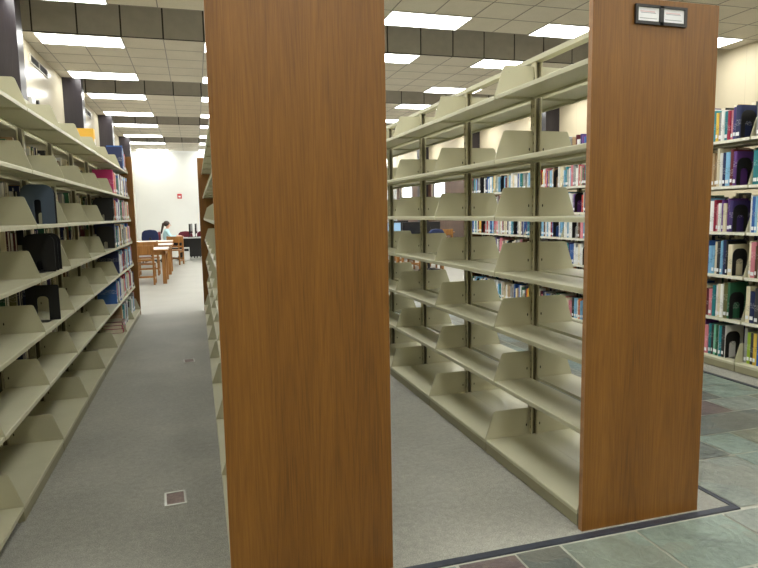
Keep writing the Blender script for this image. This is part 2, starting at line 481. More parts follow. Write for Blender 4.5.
def shelf_mesh(sg, D, base=False, white=False):
    mb = MB(); L = BAY - .012; lip = .024
    y0, y1 = -L / 2, L / 2
    if base:
        pts = [(0, -.003), (sg * (D - .006), -.003), (sg * D, -.006), (sg * D, -.03), (sg * (D - .003), -.03), (sg * (D - .004), -.008), (0, -.006)]
        c0 = -sg * (PW + .0005)
        mb.prism([(c0, 0), (sg * (D - .004), 0), (sg * D, -.004), (sg * D, -.022), (sg * (D - .003), -.022), (sg * (D - .004), -.006), (c0, -.004)], y0, y1, 1, M['steel'])
    else:
        mb.prism([(0, 0), (sg * (D - .005), 0), (sg * (D - .001), -.002), (sg * D, -.006), (sg * D, -lip), (sg * (D - .012), -lip), (sg * (D - .012), -lip + .003), (sg * (D - .004), -lip + .003),
                  (sg * (D - .004), -.006), (sg * .003, -.004), (sg * .003, -.018), (0, -.018)], y0, y1, 1, M['steel'])
    return mb.mesh('shelf')
ME = {}
for sg in (-1, 1):
    ME['br', sg] = bracket_mesh(sg, SD); ME['bb', sg] = bracket_mesh(sg, BD)
    ME['sh', sg] = shelf_mesh(sg, SD); ME['bs', sg] = shelf_mesh(sg, BD, True)
    kb = MB(); kb.box(sg * (BD - .02), sg * (BD - .032), -BAY / 2 + .006, BAY / 2 - .006, -.082, -.006, M['kick'])
    kb.box(sg * (BD - .003), sg * (BD - .02), -BAY / 2 + .006, BAY / 2 - .006, -.077, -.022, M['kick'])
    ME['kick', sg] = kb.mesh('kick_plate')
    rb_ = MB(); rb_.box(sg * SD, sg * (SD + .003), -BAY / 2 + .01, BAY / 2 - .01, -.026, -.002, M['rail_white']); ME['rail', sg] = rb_.mesh('label_rail')
def upright_mesh():
    mb = MB(); h = 2.25; n = 1
    for sg in (-1, 1):
        mb.box(sg * (PW - .008), sg * PW, -.022, .022, 0, h, M['post'])
        # slot rows in the flange
        z = .12
        while z < h - .05:
            mb.box(sg * PW, sg * (PW + .0006), -.0125, -.0085, z, z + .016, M['steel_dark']); mb.box(sg * PW, sg * (PW + .0006), .0085, .0125, z, z + .016, M['steel_dark'])
            z += .0254 * 2
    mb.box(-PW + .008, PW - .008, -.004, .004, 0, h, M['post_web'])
    return mb.mesh('upright')
ME['up'] = upright_mesh()
def panel_mesh():
    mb = MB(); mb.box(-.3155, .3155, -.013, .013, 0, 2.283, M['oak'])
    for sx in (-1, 1): mb.box(sx * .3155, sx * .3162, -.0128, .0128, .001, 2.282, M['edge'])
    mb.box(-.3155, .3155, -.0128, .0128, 2.283, 2.2838, M['edge'])
    return mb.mesh('end_panel')
ME['panel'] = panel_mesh()

def shelf_range(name, label, X, Y0, nb, sides, rows_of, keep, rail=False):
    """sides: which faces carry shelves; keep(side, bay) -> shelves as single parts, others go in one part"""
    R = thing(name, label, 'bookshelf', (X, Y0, 0), 0)
    link('end_panel', ME['panel'], R, (0, -.0235, 0)); link('end_panel', ME['panel'], R, (0, nb * BAY + .0235, 0))
    for k in range(nb + 1):
        y = k * BAY
        if k == 0: y += .024
        if k == nb: y -= .024
        link('upright', ME['up'], R, (0, y, 0))
    tr = MB(); tr.box(-.027, .027, .001, nb * BAY - .001, 2.2505, 2.279, M['steel']); tr.build('top_rail', R, (0, 0, 0), .002)
    rest = MB()
    for sg in sides:
        for b in range(nb):
            for r, h in enumerate(rows_of(b)):
                base = r == 0
                loc = (sg * PW + sg * .001, (b + .5) * BAY, h)
                D = BD if base else SD
                if keep(sg, b):
                    s = link('base_shelf' if base else 'shelf', ME['bs' if base else 'sh', sg], R, loc)
                    for e in (-1, 1): link('end_bracket', ME['bb' if base else 'br', sg], s, (0, e * (BAY / 2 - .0035), 0))
                    if base: link('kick_plate', ME['kick', sg], s)
                    elif rail and sg == rail: link('label_rail', ME['rail', sg], s)
                else:
                    x0 = loc[0]
                    rest.box(x0, x0 + sg * D, loc[1] - BAY / 2 + .006, loc[1] + BAY / 2 - .006, h - .02, h, M['steel'])
                    for e in (-1, 1):
                        yy = loc[1] + e * (BAY / 2 - .0035)
                        rest.prism([(x0 + sg * p[0], h + p[1]) for p in bracket_pts(D)], yy - .00125, yy + .00125, 1, M['steel'])
    if rest.v:
        o = rest.build('shelf', R); o['kind'] = 'stuff'
    return R
std = lambda b: HR
NB = 8
XA, XB, XC, XD = -1.153, .3785, 1.8915, 4.712
YA, YB2 = 2.19, 2.248
shelf_range('shelving_range', 'mostly empty beige steel shelving range along the left of the carpeted aisle', XA, YA, NB, (1, -1), std, lambda sg, b: b > 0)
shelf_range('shelving_range', 'shelving range behind the large oak end panel in the middle, no sign on it', XB, YB2, NB, (-1, 1), std, lambda sg, b: sg < 0 or b < 2)
R2 = shelf_range('shelving_range', 'empty see-through shelving range behind the oak end panel with black sign holder', XC, YB2, NB, (-1, 1), std, lambda sg, b: b < 7)
def rows4(b): return HR6 if b < 4 else HR
shelf_range('shelving_range', 'book-filled steel shelving range on far side of the slate walkway', XD, YB2, NB, (-1, 1), rows4, lambda sg, b: sg < 0 or b < 4, rail=-1)
# sign holder on the second oak panel
sh = MB()
x0, x1, z0, z1 = 1.773 - XC, 2.031 - XC, 2.180, 2.258
yf = -.0235 - .013
sh.box(x0, x1, yf - .004, yf - .0005, z0, z1, M['black'])
t_ = .0125; xm = (x0 + x1) / 2
for a, b in ((x0, x0 + t_), (x1 - t_, x1), (xm - t_ * .8, xm + t_ * .8)): sh.box(a, b, yf - .011, yf - .004, z0, z1, M['black'])
for a, b in ((z0, z0 + t_), (z1 - t_ * .8, z1)): sh.box(x0 + t_, x1 - t_, yf - .011, yf - .004, a, b, M['black'])
sho = sh.build('sign_holder', R2); sho['label'] = 'black double sign holder'
for a, b in ((x0 + t_, xm - t_ * .8), (xm + t_ * .8, x1 - t_)):
    p = MB(); p.box(a, b, yf - .0052, yf - .0041, z0 + t_, z1 - t_ * .8, M['paper'])
    w_ = b - a
    for (u0, u1, v, hh, mm) in ((.12, .8, .7, .05, 'paperline_pink'), (.15, .85, .62, .03, 'paperline_grey'), (.1, .9, .2, .035, 'paperline_grey')):
        zz = z0 + t_ + v * (z1 - z0 - 2 * t_)
        p.box(a + u0 * w_, a + u1 * w_, yf - .0056, yf - .0052, zz, zz + hh * (z1 - z0), M[mm])
    po = p.build('paper', sho); po['label'] = 'white paper card'

# ------------------------------------------------------------------ books
PAL = {'navy': (34, 44, 84), 'blue': (52, 96, 168), 'sky blue': (126, 178, 214), 'teal': (40, 128, 140), 'green': (52, 104, 76), 'mint': (120, 190, 166),
       'lime': (160, 190, 60), 'red': (178, 44, 48), 'crimson': (150, 32, 62), 'pink': (214, 132, 146), 'magenta': (176, 46, 104), 'purple': (96, 56, 130),
       'violet': (66, 52, 110), 'orange': (208, 116, 54), 'yellow': (222, 186, 76), 'cream': (222, 212, 184), 'white': (228, 228, 226), 'grey': (150, 150, 150),
       'charcoal': (62, 62, 66), 'black': (32, 32, 34), 'brown': (104, 74, 54), 'tan': (172, 144, 108), 'maroon': (94, 36, 44), 'olive': (112, 110, 70)}
def cover_mat(name, rgb):
    t = NT('cover_' + name.replace(' ', '_')); oi = t.n('ShaderNodeObjectInfo')
    c = lin(rgb)
    tc = t.n('ShaderNodeTexCoord'); sx = t.n('ShaderNodeSeparateXYZ'); t.l(tc.outputs['Generated'], sx.inputs[0])
    z = t.math('ADD', sx.outputs[2], t.math('MULTIPLY', oi.outputs['Random'], .35))
    band = t.math('MULTIPLY', t.math('GREATER_THAN', z, .62), t.math('LESS_THAN', z, .80))
    lightc = tuple(min(1, v * .5 + .42) for v in c[:3]) + (1,) if sum(c[:3]) < 1.2 else tuple(v * .35 for v in c[:3]) + (1,)
    # lettering-like flecks inside the title band
    n = t.noise(t.coord((55, 55, 240)), 1.0, 2, .6)
    fl = t.math('MULTIPLY', band, t.math('GREATER_THAN', n, .56))
    hue = t.mix(oi.outputs['Random'], tuple(v * .8 for v in c[:3]) + (1,), tuple(min(1, v * 1.15) for v in c[:3]) + (1,))
    return t.base(t.mix(t.math('MULTIPLY', fl, .8), hue, lightc), .42, 0, .4)
CM = {k: cover_mat(k, v) for k, v in PAL.items()}
def book_parts(w, d, h, cm, lab):
    """x: thickness centred, spine at y=0, pages toward +y, z up"""
    c, p, l = MB(), MB(), MB()
    t = .0028
    n = 4; arc = []
    for i in range(n + 1):
        a = PI * i / n
        arc.append((-w / 2 * math.cos(a), .006 - .006 * math.sin(a)))
    out = [(-w / 2, d)] + arc + [(w / 2, d), (w / 2 - t, d), (w / 2 - t, .008), (-w / 2 + t, .008), (-w / 2 + t, d)]
    c.prism(out, 0, h, 2, cm)
    p.box(-w / 2 + t, w / 2 - t, .008, d - .004, .003, h - .003, M['pages'])
    if lab and w > .012:
        lw = w * .33; lz = .018 + .012 * ((h * 977) % 1)
        l.box(-lw, lw, -.0012, .0025, lz, lz + .03, M['paper'])
    return c, p, l
books = []      # dicts, in a fixed order
def add_book(seg, order, x, y, z, rz, w, d, h, col, lean=0, lab=True):
    books.append(dict(seg=seg, order=order, x=x, y=y, z=z, rz=rz, w=w, d=d, h=h, col=col, lean=lean, lab=lab))
def fill(seg, side_x, sg, ya, yb, z, hmax, cols, wr=(.016, .05), hr=(.19, .27), lab=True, inset=.012, r=rng, first=None, dr=(.14, .2)):
    """stand books from ya to yb (either direction); sg is the way the spines face along X"""
    dirn = 1 if yb > ya else -1; y = ya; k = 0
    run = 0; colr = None
    while True:
        w = r.uniform(*wr) * (1 if r.random() > .12 else 1.35)
        if first and k < len(first):
            fb = first[k]; w = fb[0]; h = fb[1]; col = fb[2]; dd = fb[3] if len(fb) > 3 else r.uniform(*dr)
        else:
            h = min(r.uniform(*hr), hmax); dd = r.uniform(*dr)
            if run <= 0: colr = r.choice(cols); run = r.choice([0, 0, 0, 1, 2])
            col = colr; run -= 1
        if (y + dirn * w - yb) * dirn > 0: break
        yc = y + dirn * w / 2
        k += 1
        dd = min(dd, .225)
        add_book(seg, k, side_x - sg * (inset + r.uniform(0, .014)), yc, z, PI / 2 if sg > 0 else -PI / 2, w, dd, h, col, 0, lab and r.random() > .18)
        y += dirn * (w + .0012)
    return y
MIX = ['navy', 'blue', 'sky blue', 'teal', 'green', 'red', 'crimson', 'pink', 'purple', 'violet', 'orange', 'yellow', 'cream', 'cream', 'white', 'white', 'white', 'grey', 'grey', 'charcoal', 'black', 'brown', 'tan', 'maroon', 'sky blue']
PALE = MIX + ['white', 'white', 'cream', 'grey', 'white', 'sky blue', 'cream', 'white', 'white', 'sky blue', 'cream', 'pink', 'grey', 'blue', 'white']
DARK = ['black', 'charcoal', 'brown', 'navy', 'maroon', 'olive', 'grey', 'green', 'cream', 'tan', 'violet', 'white']
bookends = []
# left range, aisle face: far bays
TIPA = XA + PW + SD
LE = YA + NB * BAY - .004
leftrows = {6: (9.06, [(.03, .31, 'navy', .225), (.04, .33, 'blue', .2), (.03, .30, 'sky blue', .2), (.025, .29, 'white', .2), (.03, .27, 'teal', .2)]),
            5: (7.98, [(.035, .285, 'magenta', .225), (.03, .26, 'pink', .21), (.03, .25, 'orange', .2)]),
            4: (7.84, [(.06, .27, 'black', .2), (.03, .24, 'orange', .2), (.03, .24, 'white', .19)]),
            3: (7.74, [(.05, .28, 'navy', .215), (.05, .27, 'navy', .2), (.03, .25, 'green', .19)]),
            2: (7.92, [(.04, .27, 'navy', .215), (.05, .25, 'blue', .2), (.03, .24, 'red', .19)]),
            1: (7.60, [(.05, .26, 'blue', .21), (.04, .25, 'navy', .19)]),
            0: (7.92, [(.05, .28, 'tan', .21), (.04, .27, 'cream', .2)])}
for r_, (ys_, fst) in leftrows.items():
    y = ys_
    segs = [YA + 6 * BAY - .006, YA + 7 * BAY - .006, LE]
    fl = fst
    for e in segs:
        if y < e - .05:
            fill(('left', r_, 'front'), TIPA, 1, y, e, HR[r_], .30 if r_ < 6 else .33, PALE + ['red', 'teal', 'orange', 'green'], (.022, .055), (.2, .27), first=fl); fl = None
            y = e + .012
# left range, wall face: seen between the empty shelves as the backs of books
TIPAb = XA - PW - SD
for r_ in range(7):
    for b in range(1, 8):
        y0, y1 = YA + b * BAY + .008, YA + (b + 1) * BAY - .008
        q = rng.random()
        if r_ == 6: continue
        e = y1 if q < .85 else y0 + BAY * rng.uniform(.75, .95)
        fill(('left', r_, 'back%d' % b), TIPAb, -1, y0, e, HR[r_], .29, DARK, (.025, .06), (.22, .30), lab=False, dr=(.16, .22))
# right range, walkway face
TIPD = XD - PW - SD
R4 = random.Random(41)
nearrows = {5: ([('grey', .05, .30), ('charcoal', .035, .29), ('white', .03, .29)], [('navy', .05, .28), ('violet', .03, .27), ('pink', .022, .25), ('crimson', .028, .25), ('teal', .035, .25), ('white', .03, .26), ('grey', .03, .25)]),
            4: ([('teal', .05, .28), ('teal', .05, .28), ('cream', .03, .29)], [('purple', .035, .29), ('maroon', .03, .31), ('sky blue', .045, .29), ('navy', .03, .29), ('white', .03, .29), ('cream', .03, .33)]),
            3: ([('white', .02, .31), ('blue', .03, .3), ('sky blue', .025, .3), ('cream', .04, .3), ('red', .03, .29)], [('violet', .035, .27), ('purple', .03, .29), ('cream', .035, .25), ('purple', .02, .28), ('white', .035, .25), ('pink', .02, .24), ('crimson', .02, .28)]),
            2: ([('cream', .025, .31), ('pink', .045, .3), ('brown', .02, .27), ('white', .04, .28), ('grey', .03, .29), ('violet', .03, .27)], [('cream', .05, .27), ('black', .02, .3), ('navy', .035, .31), ('sky blue', .025, .3), ('charcoal', .03, .29), ('cream', .03, .29)]),
            1: ([('cream', .04, .31), ('navy', .045, .27), ('charcoal', .04, .3), ('grey', .03, .29), ('sky blue', .04, .28), ('white', .035, .3)], [('green', .025, .32), ('olive', .04, .32), ('white', .028, .3), ('cream', .026, .3), ('white', .03, .29), ('teal', .03, .28)]),
            0: ([('grey', .03, .3), ('lime', .03, .27), ('charcoal', .03, .27), ('yellow', .03, .27), ('blue', .03, .29), ('white', .035, .27), ('teal', .05, .3), ('navy', .03, .28)], [('white', .012, .29), ('charcoal', .03, .28), ('teal', .025, .28), ('white', .012, .28), ('green', .02, .28), ('mint', .035, .28), ('charcoal', .02, .27), ('teal', .03, .28)])}
for r_, (near, far) in nearrows.items():
    z = HR6[r_]
    yb = YB2 + 2 * BAY      # bay boundary at 4.077
    ye = {5: 4.20, 4: 4.22, 3: 4.235, 2: 4.22, 1: 4.23, 0: 4.25}[r_]
    # farther books run from the bookend away from the camera
    seg = ('right', r_, 2)
    fill(seg, TIPD, -1, ye, YB2 + 3 * BAY - .008, z, .36, PALE, (.022, .05), (.24, .31), r=R4, first=[(w_, h_, c_, .2) for c_, w_, h_ in far])
    bookends.append(('right', TIPD + .012, ye - .012, z, -1, r_, 2))
    # nearer books stop short of the bookend; the bay post stands between
    ystart = {5: 4.045, 4: 4.065, 3: 4.068, 2: 4.06, 1: 4.06, 0: 4.06}[r_]
    fill(('right', r_, 1), TIPD, -1, ystart, YB2 + 1 * BAY + .008, z, .36, PALE, (.022, .05), (.24, .31), r=R4, first=[(w_, h_, c_, .2) for c_, w_, h_ in near])
FIX = {(5, 5): (7.03, 'tan'), (6, 5): (8.46, 'black'), (7, 5): (9.15, 'black'), (5, 3): (7.02, 'blue'), (6, 3): (8.06, 'navy'), (7, 3): (9.12, 'red')}
for b in range(3, NB):
    hs = rows4(b)
    for r_, z in enumerate(hs):
        if len(hs) == 7 and r_ == 6:
            gap = .2
        gapw = R4.choice([0, .08, .12, .1, .0]); gp = R4.uniform(.35, .75)
        y0, y1 = YB2 + b * BAY + .008, YB2 + (b + 1) * BAY - .008
        seg = ('right', r_, b)
        if (b, r_) in FIX:
            yb_, cc = FIX[(b, r_)]
            fill(seg, TIPD, -1, y0, yb_ - .09, z, .3, PALE, (.018, .042), (.2, .265), r=R4)
            fill(seg, TIPD, -1, yb_, y1, z, .3, PALE, (.018, .042), (.2, .265), r=R4, first=[(.03, .25, cc, .2)])
            bookends.append(('right', TIPD + .012, yb_ - .006, z, -1, r_, b))
        elif gapw:
            ym = y0 + gp * BAY
            yy = fill(seg, TIPD, -1, y0, ym, z, .3, PALE, (.018, .042), (.2, .265), r=R4)
            n0 = len(books)
            fill(seg, TIPD, -1, ym + gapw, y1, z, .3, PALE, (.018, .042), (.2, .265), r=R4)
            bookends.append(('right', TIPD + .012, ym + gapw - .006, z, -1, r_, b))
        else:
            fill(seg, TIPD, -1, y0, y1, z, .3, PALE, (.018, .042), (.2, .265), r=R4)
# renumber within each segment
cnt = {}
for bk in books:
    cnt[bk['seg']] = cnt.get(bk['seg'], 0) + 1; bk['order'] = cnt[bk['seg']]
NUM = ['one', 'two', 'three', 'four', 'five', 'six', 'seven', 'eight']
VIS = None
VIS = {0,1,11,13,14,24,34,41,49,50,56,57,65,67,73,80,88,92,97,103,113,133,137,144,145,147,149,154,164,172,175,176,178,179,187,193,200,219,223,227,229,241,251,444,543,548,549,551,553,555,567,570,575,583,602,681,685,687,689,690,691,704,716,717,722,723,738,745,817,818,822,824,825,827,828,855,858,870,878,882,954,961,969,972,985,989,1010,1044,1045,1046,1047,1048,1049,1050,1051,1052,1053,1066,1090,1091,1092,1093,1094,1095,1096,1097,1111,1112,1130,1131,1132,1133,1134,1135,1136,1137,1138,1151,1152,1153,1154,1173,1174,1175,1176,1177,1178,1179,1180,1181,1192,1193,1194,1215,1216,1217,1218,1219,1220,1221,1222,1224,1225,1235,1236,1237,1257,1258,1259,1260,1261,1262,1263,1264,1265,1266,1278,1279,1280,1281,1282,1454,1455,1456,1457,1458,1459,1460,1462,1463,1464,1503,1504,1505,1506,1507,1508,1509,1510,1511,1531,1532,1533,1534,1535,1537,1538,1539,1540,1555,1556,1557,1558,1559,1561,1581,1582,1583,1584,1585,1586,1587,1588,1589,1590,1591,1593,1594,1595,1596,1611,1612,1615,1624,1629,1633,1640,1649,1692,1700,1701,1703,1704,1705,1707,1708,1709,1710,1711,1722,1724,1749,1750,1751,1752,1753,1754,1756,1757,1758,1760,1761,1773,1800,1801,1806,1807,1810,1813,1817,1818,1819,1821,1823,1854,1870,1871,1877,1879,1881,1884,1888,1889,1891,1895,1898,1927,1928,1930,1932,1933,1936,1937,1939,1943,1946,1948,1949,1950,1979,1997,2062,2064,2068,2070,2109,2110,2111,2112,2113,2117,2121,2122,2124,2128,2131}  #VISIBLE
ROWN7 = ['bottom shelf', 'second shelf up', 'third shelf up', 'fourth shelf up', 'fifth shelf up', 'sixth shelf up', 'top shelf']
ROWN6 = ['bottom shelf', 'second shelf up', 'third shelf up', 'fourth shelf up', 'fifth shelf up', 'top shelf']
rest = MB()
# backs of the books that fill the far face of the right range
R5 = random.Random(5)
TIPDb = XD + PW + SD
for b in range(1, NB):
    for z in rows4(b):
        y = YB2 + b * BAY + .01
        while y < YB2 + (b + 1) * BAY - .06:
            w_ = R5.uniform(.02, .05); h_ = R5.uniform(.27, .37) if b < 4 else R5.uniform(.21, .28)
            x1 = TIPDb - .015; x0 = x1 - R5.uniform(.15, .2)
            rest.box(x0, x0 + .01, y + .002, y + w_ - .002, z + .003, z + h_ - .003, M['pages'])
            rest.box(x0 + .01, x1, y, y + w_, z, z + h_, CM[R5.choice(DARK)])
            y += w_ + .0015
for idx, bk in enumerate(books):
    c, p, l = book_parts(bk['w'], bk['d'], bk['h'], CM[bk['col']], bk['lab'])
    if VIS is not None and idx not in VIS:
        for mb in (c, p, l):
            for f_, mi in zip(mb.f, mb.mi):
                vs = []
                for k in f_:
                    v = Vector(mb.v[k]); s_, c_ = math.sin(bk['rz']), math.cos(bk['rz'])
                    vs.append((bk['x'] + c_ * v.x - s_ * v.y, bk['y'] + s_ * v.x + c_ * v.y, bk['z'] + v.z))
                rest.add(vs, [list(range(len(vs)))], mb.mats[mi])
        continue
    rngn, r_, b = bk['seg']
    size = 'slim' if bk['w'] < .026 else ('thick' if bk['w'] > .045 else ('tall' if bk['h'] > .27 else 'mid-sized'))
    if rngn == 'left' and b == 'front':
        lab = '%s %s book, %s in the filled end of the %s, left range' % (size, bk['col'], ordw(bk['order']), ROWN7[r_]); grp = 'books at the far end of the left range'
    elif rngn == 'left':
        lab = '%s %s book, %s in wall-side bay %s, %s, left range' % (size, bk['col'], ordw(bk['order']), NUM[int(b[4:])], ROWN7[r_]); grp = 'books on the wall side of the left range'
    else:
        rn = (ROWN6 if b < 4 else ROWN7)[r_]
        lab = '%s %s book, %s along the %s, bay %s, right book range' % (size, bk['col'], ordw(bk['order']), rn, NUM[b]); grp = 'books on the right range'
    o = c.build('book', None, (bk['x'], bk['y'], bk['z'])); o.rotation_euler = (0, 0, bk['rz'])
    o['idx'] = idx
    tag(o, lab, 'book', grp)
    p.build('pages', o)
    if l.v: l.build('spine_label', o)
if rest.v:
    o = rest.build('books'); tag(o, 'remaining closely packed books filling the shelves deeper in the ranges', 'books', 'books on the right range', 'stuff')

# ------------------------------------------------------------------ bookends
def bookend_mesh(w=.14, h=.225, m=None, round_=.38, slot=.24, sh=.62):
    """plate in the XZ plane (front edge at x=0, into the shelf +x), foot toward -y"""
    m = m or M['black']; mb = MB(); n = 10
    outer, inner = [], []
    ro, rin = w * .34, w * .22
    def path(hw, top, rad):
        pts = [(w / 2 - hw, 0)]
        for i in range(n + 1):
            a = PI - (PI / 2) * i / n
            pts.append((w / 2 - hw + rad + rad * math.cos(a), top - rad + rad * math.sin(a)))
        for i in range(n + 1):
            a = PI / 2 - (PI / 2) * i / n
            pts.append((w / 2 + hw - rad + rad * math.cos(a), top - rad + rad * math.sin(a)))
        pts.append((w / 2 + hw, 0)); return pts
    O = path(w / 2, h, w * round_); I = path(w * slot, h * sh, w * min(.2, slot * .8))
    k = len(O); t = .0012
    vs = [(x, -t, z) for x, z in O] + [(x, -t, z) for x, z in I] + [(x, t, z) for x, z in O] + [(x, t, z) for x, z in I]
    fs = []
    for i in range(k - 1):
        fs += [(i, i + 1, k + i + 1, k + i), (2 * k + i, 3 * k + i, 3 * k + i + 1, 2 * k + i + 1), (i, 2 * k + i, 2 * k + i + 1, i + 1), (k + i, k + i + 1, 3 * k + i + 1, 3 * k + i)]
    fs += [(0, k, 3 * k, 2 * k), (k - 1, 2 * k + k - 1, 3 * k + k - 1, k + k - 1)]
    mb.add(vs, fs, m)
    mb.box(w * .26, w * .74, -.10, t, 0.0, .0016, m)    # tongue that lies on the shelf
    return mb.mesh('bookend')
BE = bookend_mesh(.16, .235)
for i, (rg, x, y, z, sg, r_, b) in enumerate(bookends):
    if b > 2 and r_ in (0,) : pass
    o = link('bookend', BE, None, (x, y, z + .0003))
    rn = (ROWN6 if b < 4 else ROWN7)[r_]
    tag(o, 'black steel bookend holding books on the %s, bay %s, right book range' % (rn, NUM[b]), 'bookend', 'bookends on the right range')
BL = bookend_mesh(.19, .25, M['black'], .3, .1, .3); BQ = bookend_mesh(.2, .235, M['black'], .08, .17, .68); BS = bookend_mesh(.2, .26, M['slateblue'], .3, .1, .62)
lb = [(4, 4.55, BS, 'slate blue bookend standing nearest on the fifth shelf up, left range'),
      (4, 4.66, BL, 'black bookend just behind the slate blue bookend, left range'),
      (3, 4.50, BL, 'nearest of three black bookends nested on the fourth shelf up, left range'),
      (3, 4.60, BL, 'middle of three black bookends nested on the fourth shelf up, left range'),
      (3, 4.70, BL, 'farthest of three black bookends nested on the fourth shelf up, left range'),
      (2, 4.48, BQ, 'black bookend with pale slot alone on the third shelf up, left range'),
      (4, 7.52, BL, 'nearer black bookend before the filled end, fifth shelf up, left range'),
      (4, 7.66, BL, 'farther black bookend before the filled end, fifth shelf up, left range'),
      (3, 7.64, BL, 'black bookend before the dark navy books, fourth shelf up, left range')]
for r_, y, me, lab in lb:
    tag(link('bookend', me, None, (XA + PW + .035, y, HR[r_] + .0003)), lab, 'bookend', 'bookends on the left range')
for q_, (cn, w_, dx) in enumerate((('crimson', .05, 0), ('magenta', .04, .01), ('maroon', .035, .004))):
    c, p, l = book_parts(w_, .2, .27, CM[cn], False)
    zz = HR[0] + .0005 + sum((.05, .04, .035)[:q_]) + .001 * q_ + w_ / 2
    o = c.build('book', None, (XA + PW + BD - .02 - dx, 7.60, zz))
    o.matrix_world = Matrix.Translation((XA + PW + BD - .03 - dx, 7.60, zz)) @ Matrix(((0, -1, 0, 0), (0, 0, 1, 0), (-1, 0, 0, 0), (0, 0, 0, 1)))
    tag(o, '%s book lying flat, %s of three stacked on the bottom shelf, left range' % (cn, ('lowest', 'middle', 'topmost')[q_]), 'book', 'books lying on the bottom shelf of the left range')
    p.build('pages', o)
# small folded card and yellow file box on the left range
fb = MB(); fb.box(0, .17, 0, .10, 0, .27, M['yellow']); fb.box(.165, .172, .02, .08, .08, .17, M['paper'])
tag(fb.build('file_box', None, (XA + PW + .005, 6.95, HR[6] + .0005), .003), 'yellow file box standing on the top shelf of the left range', 'box')
cd = MB(); cd.prism([(0, 0), (.05, 0), (.025, .085)], 0, .07, 1, M['paper']); cd.box(.0, .05, -.06, -.002, 0, .03, M['black'])
tag(cd.build('folded_card', None, (XA + PW + .12, 6.02, HR[3] + .0005)), 'small white folded card with black foot on fourth shelf up, left range', 'card')

# ------------------------------------------------------------------ wall fittings
for k in (0, 1, 2):
    y0 = 11.05 + 4.65 * k
    v = thing('wall_vent', ['dark louvred air vent high on left wall, nearest visible', 'dark louvred air vent high on left wall, beyond second column', 'dark louvred air vent high on left wall, beyond third column'][k], 'vent', (XL, y0, 3.87), 0, 'air vents on the left wall')
    fr = MB()
    fr.box(0, .02, 0, 1.2, 0, .015, M['ventframe']); fr.box(0, .02, 0, 1.2, .125, .14, M['ventframe'])
    for a in (0, .585, 1.17): fr.box(0, .02, a, a + .03, .015, .125, M['ventframe'])
    fr.build('frame', v)
    bk_ = MB(); bk_.box(.001, .004, .03, 1.17, .015, .125, M['joint']); bk_.build('backing', v)
    ls = MB()
    for a, b in ((.03, .585), (.615, 1.17)):
        for j in range(5): ls.prism([(.005, .022 + j * .021), (.017, .016 + j * .021), (.018, .019 + j * .021), (.006, .026 + j * .021)], a, b, 1, M['vent'])
    ls.build('louvre', v)
cm_ = thing('wall_sensor', 'small white wall sensor with dark eye, high on left wall', 'sensor', (XL, 10.75, 3.19))
b_ = MB(); b_.box(0, .06, 0, .34, 0, .1, M['plastic_w']); b_.build('body', cm_, (0, 0, 0), .01)
b_ = MB(); b_.bar((.055, .27, .05), (.10, .27, .05), .045, M['black'], 12); b_.build('lens', cm_)
fa = thing('fire_alarm', 'small red fire alarm on the white far wall', 'fire alarm', (-.6, YF, 2.28))
b_ = MB(); b_.box(-.09, .09, -.05, 0, -.1, .1, M['red']); b_.build('body', fa, (0, 0, 0), .01)
b_ = MB(); b_.box(-.045, .045, -.065, -.051, -.05, .02, M['plastic_w']); b_.build('strobe', fa, (0, 0, 0), .004)
# floor boxes
for (x, y, lab) in ((-.168, 3.135, 'square metal floor outlet in the carpet, nearest the camera'), (-.13, 6.22, 'square metal floor outlet farther along the left aisle carpet')):
    fbx = thing('floor_outlet', lab, 'floor outlet', (x, y, 0), .06, 'floor outlets in the aisle')
    fr = MB()
    for a, b, c, d in ((-.052, .052, -.078, -.066), (-.052, .052, .066, .078), (-.052, -.042, -.066, .066), (.042, .052, -.066, .066)):
        fr.box(a, b, c, d, 0, .006, M['alu'])
    fr.build('frame', fbx)
    ld = MB(); ld.box(-.042, .042, -.066, .066, 0, .003, M['lidbrown']); ld.build('lid', fbx)

# ------------------------------------------------------------------ reading area beyond the stacks
def make_chair(label):
    t = thing('reading_chair', label, 'chair', (0, 0, 0), 0, 'wooden reading chairs')
    m = M['oak_light']       # faces +y: back legs at y=0
    s = MB(); s.box(-.21, .21, .03, .44, .42, .45, m); s.build('seat', t, (0, 0, 0), .008)
    for sx in (-1, 1):
        l = MB(); l.box(sx * .225 - .02, sx * .225 + .02, -.01, .035, 0, .84, m); l.build('leg', t, (0, 0, 0), .005)
        l = MB(); l.box(sx * .225 - .02, sx * .225 + .02, .41, .45, 0, .44, m); l.build('leg', t, (0, 0, 0), .005)
        l = MB(); l.box(sx * .225 - .014, sx * .225 + .014, .035, .41, .1, .14, m); l.box(sx * .225 - .014, sx * .225 + .014, .035, .41, .36, .41, m); l.build('side_rail', t)
    l = MB(); l.box(-.205, .205, -.005, .02, .64, .83, m); l.build('top_rail', t, (0, 0, 0), .006)
    l = MB(); l.box(-.205, .205, 0, .02, .50, .55, m); l.build('lower_rail', t, (0, 0, 0), .004)
    l = MB(); l.box(-.205, .205, .005, .03, .15, .19, m); l.build('stretcher', t)
    return t
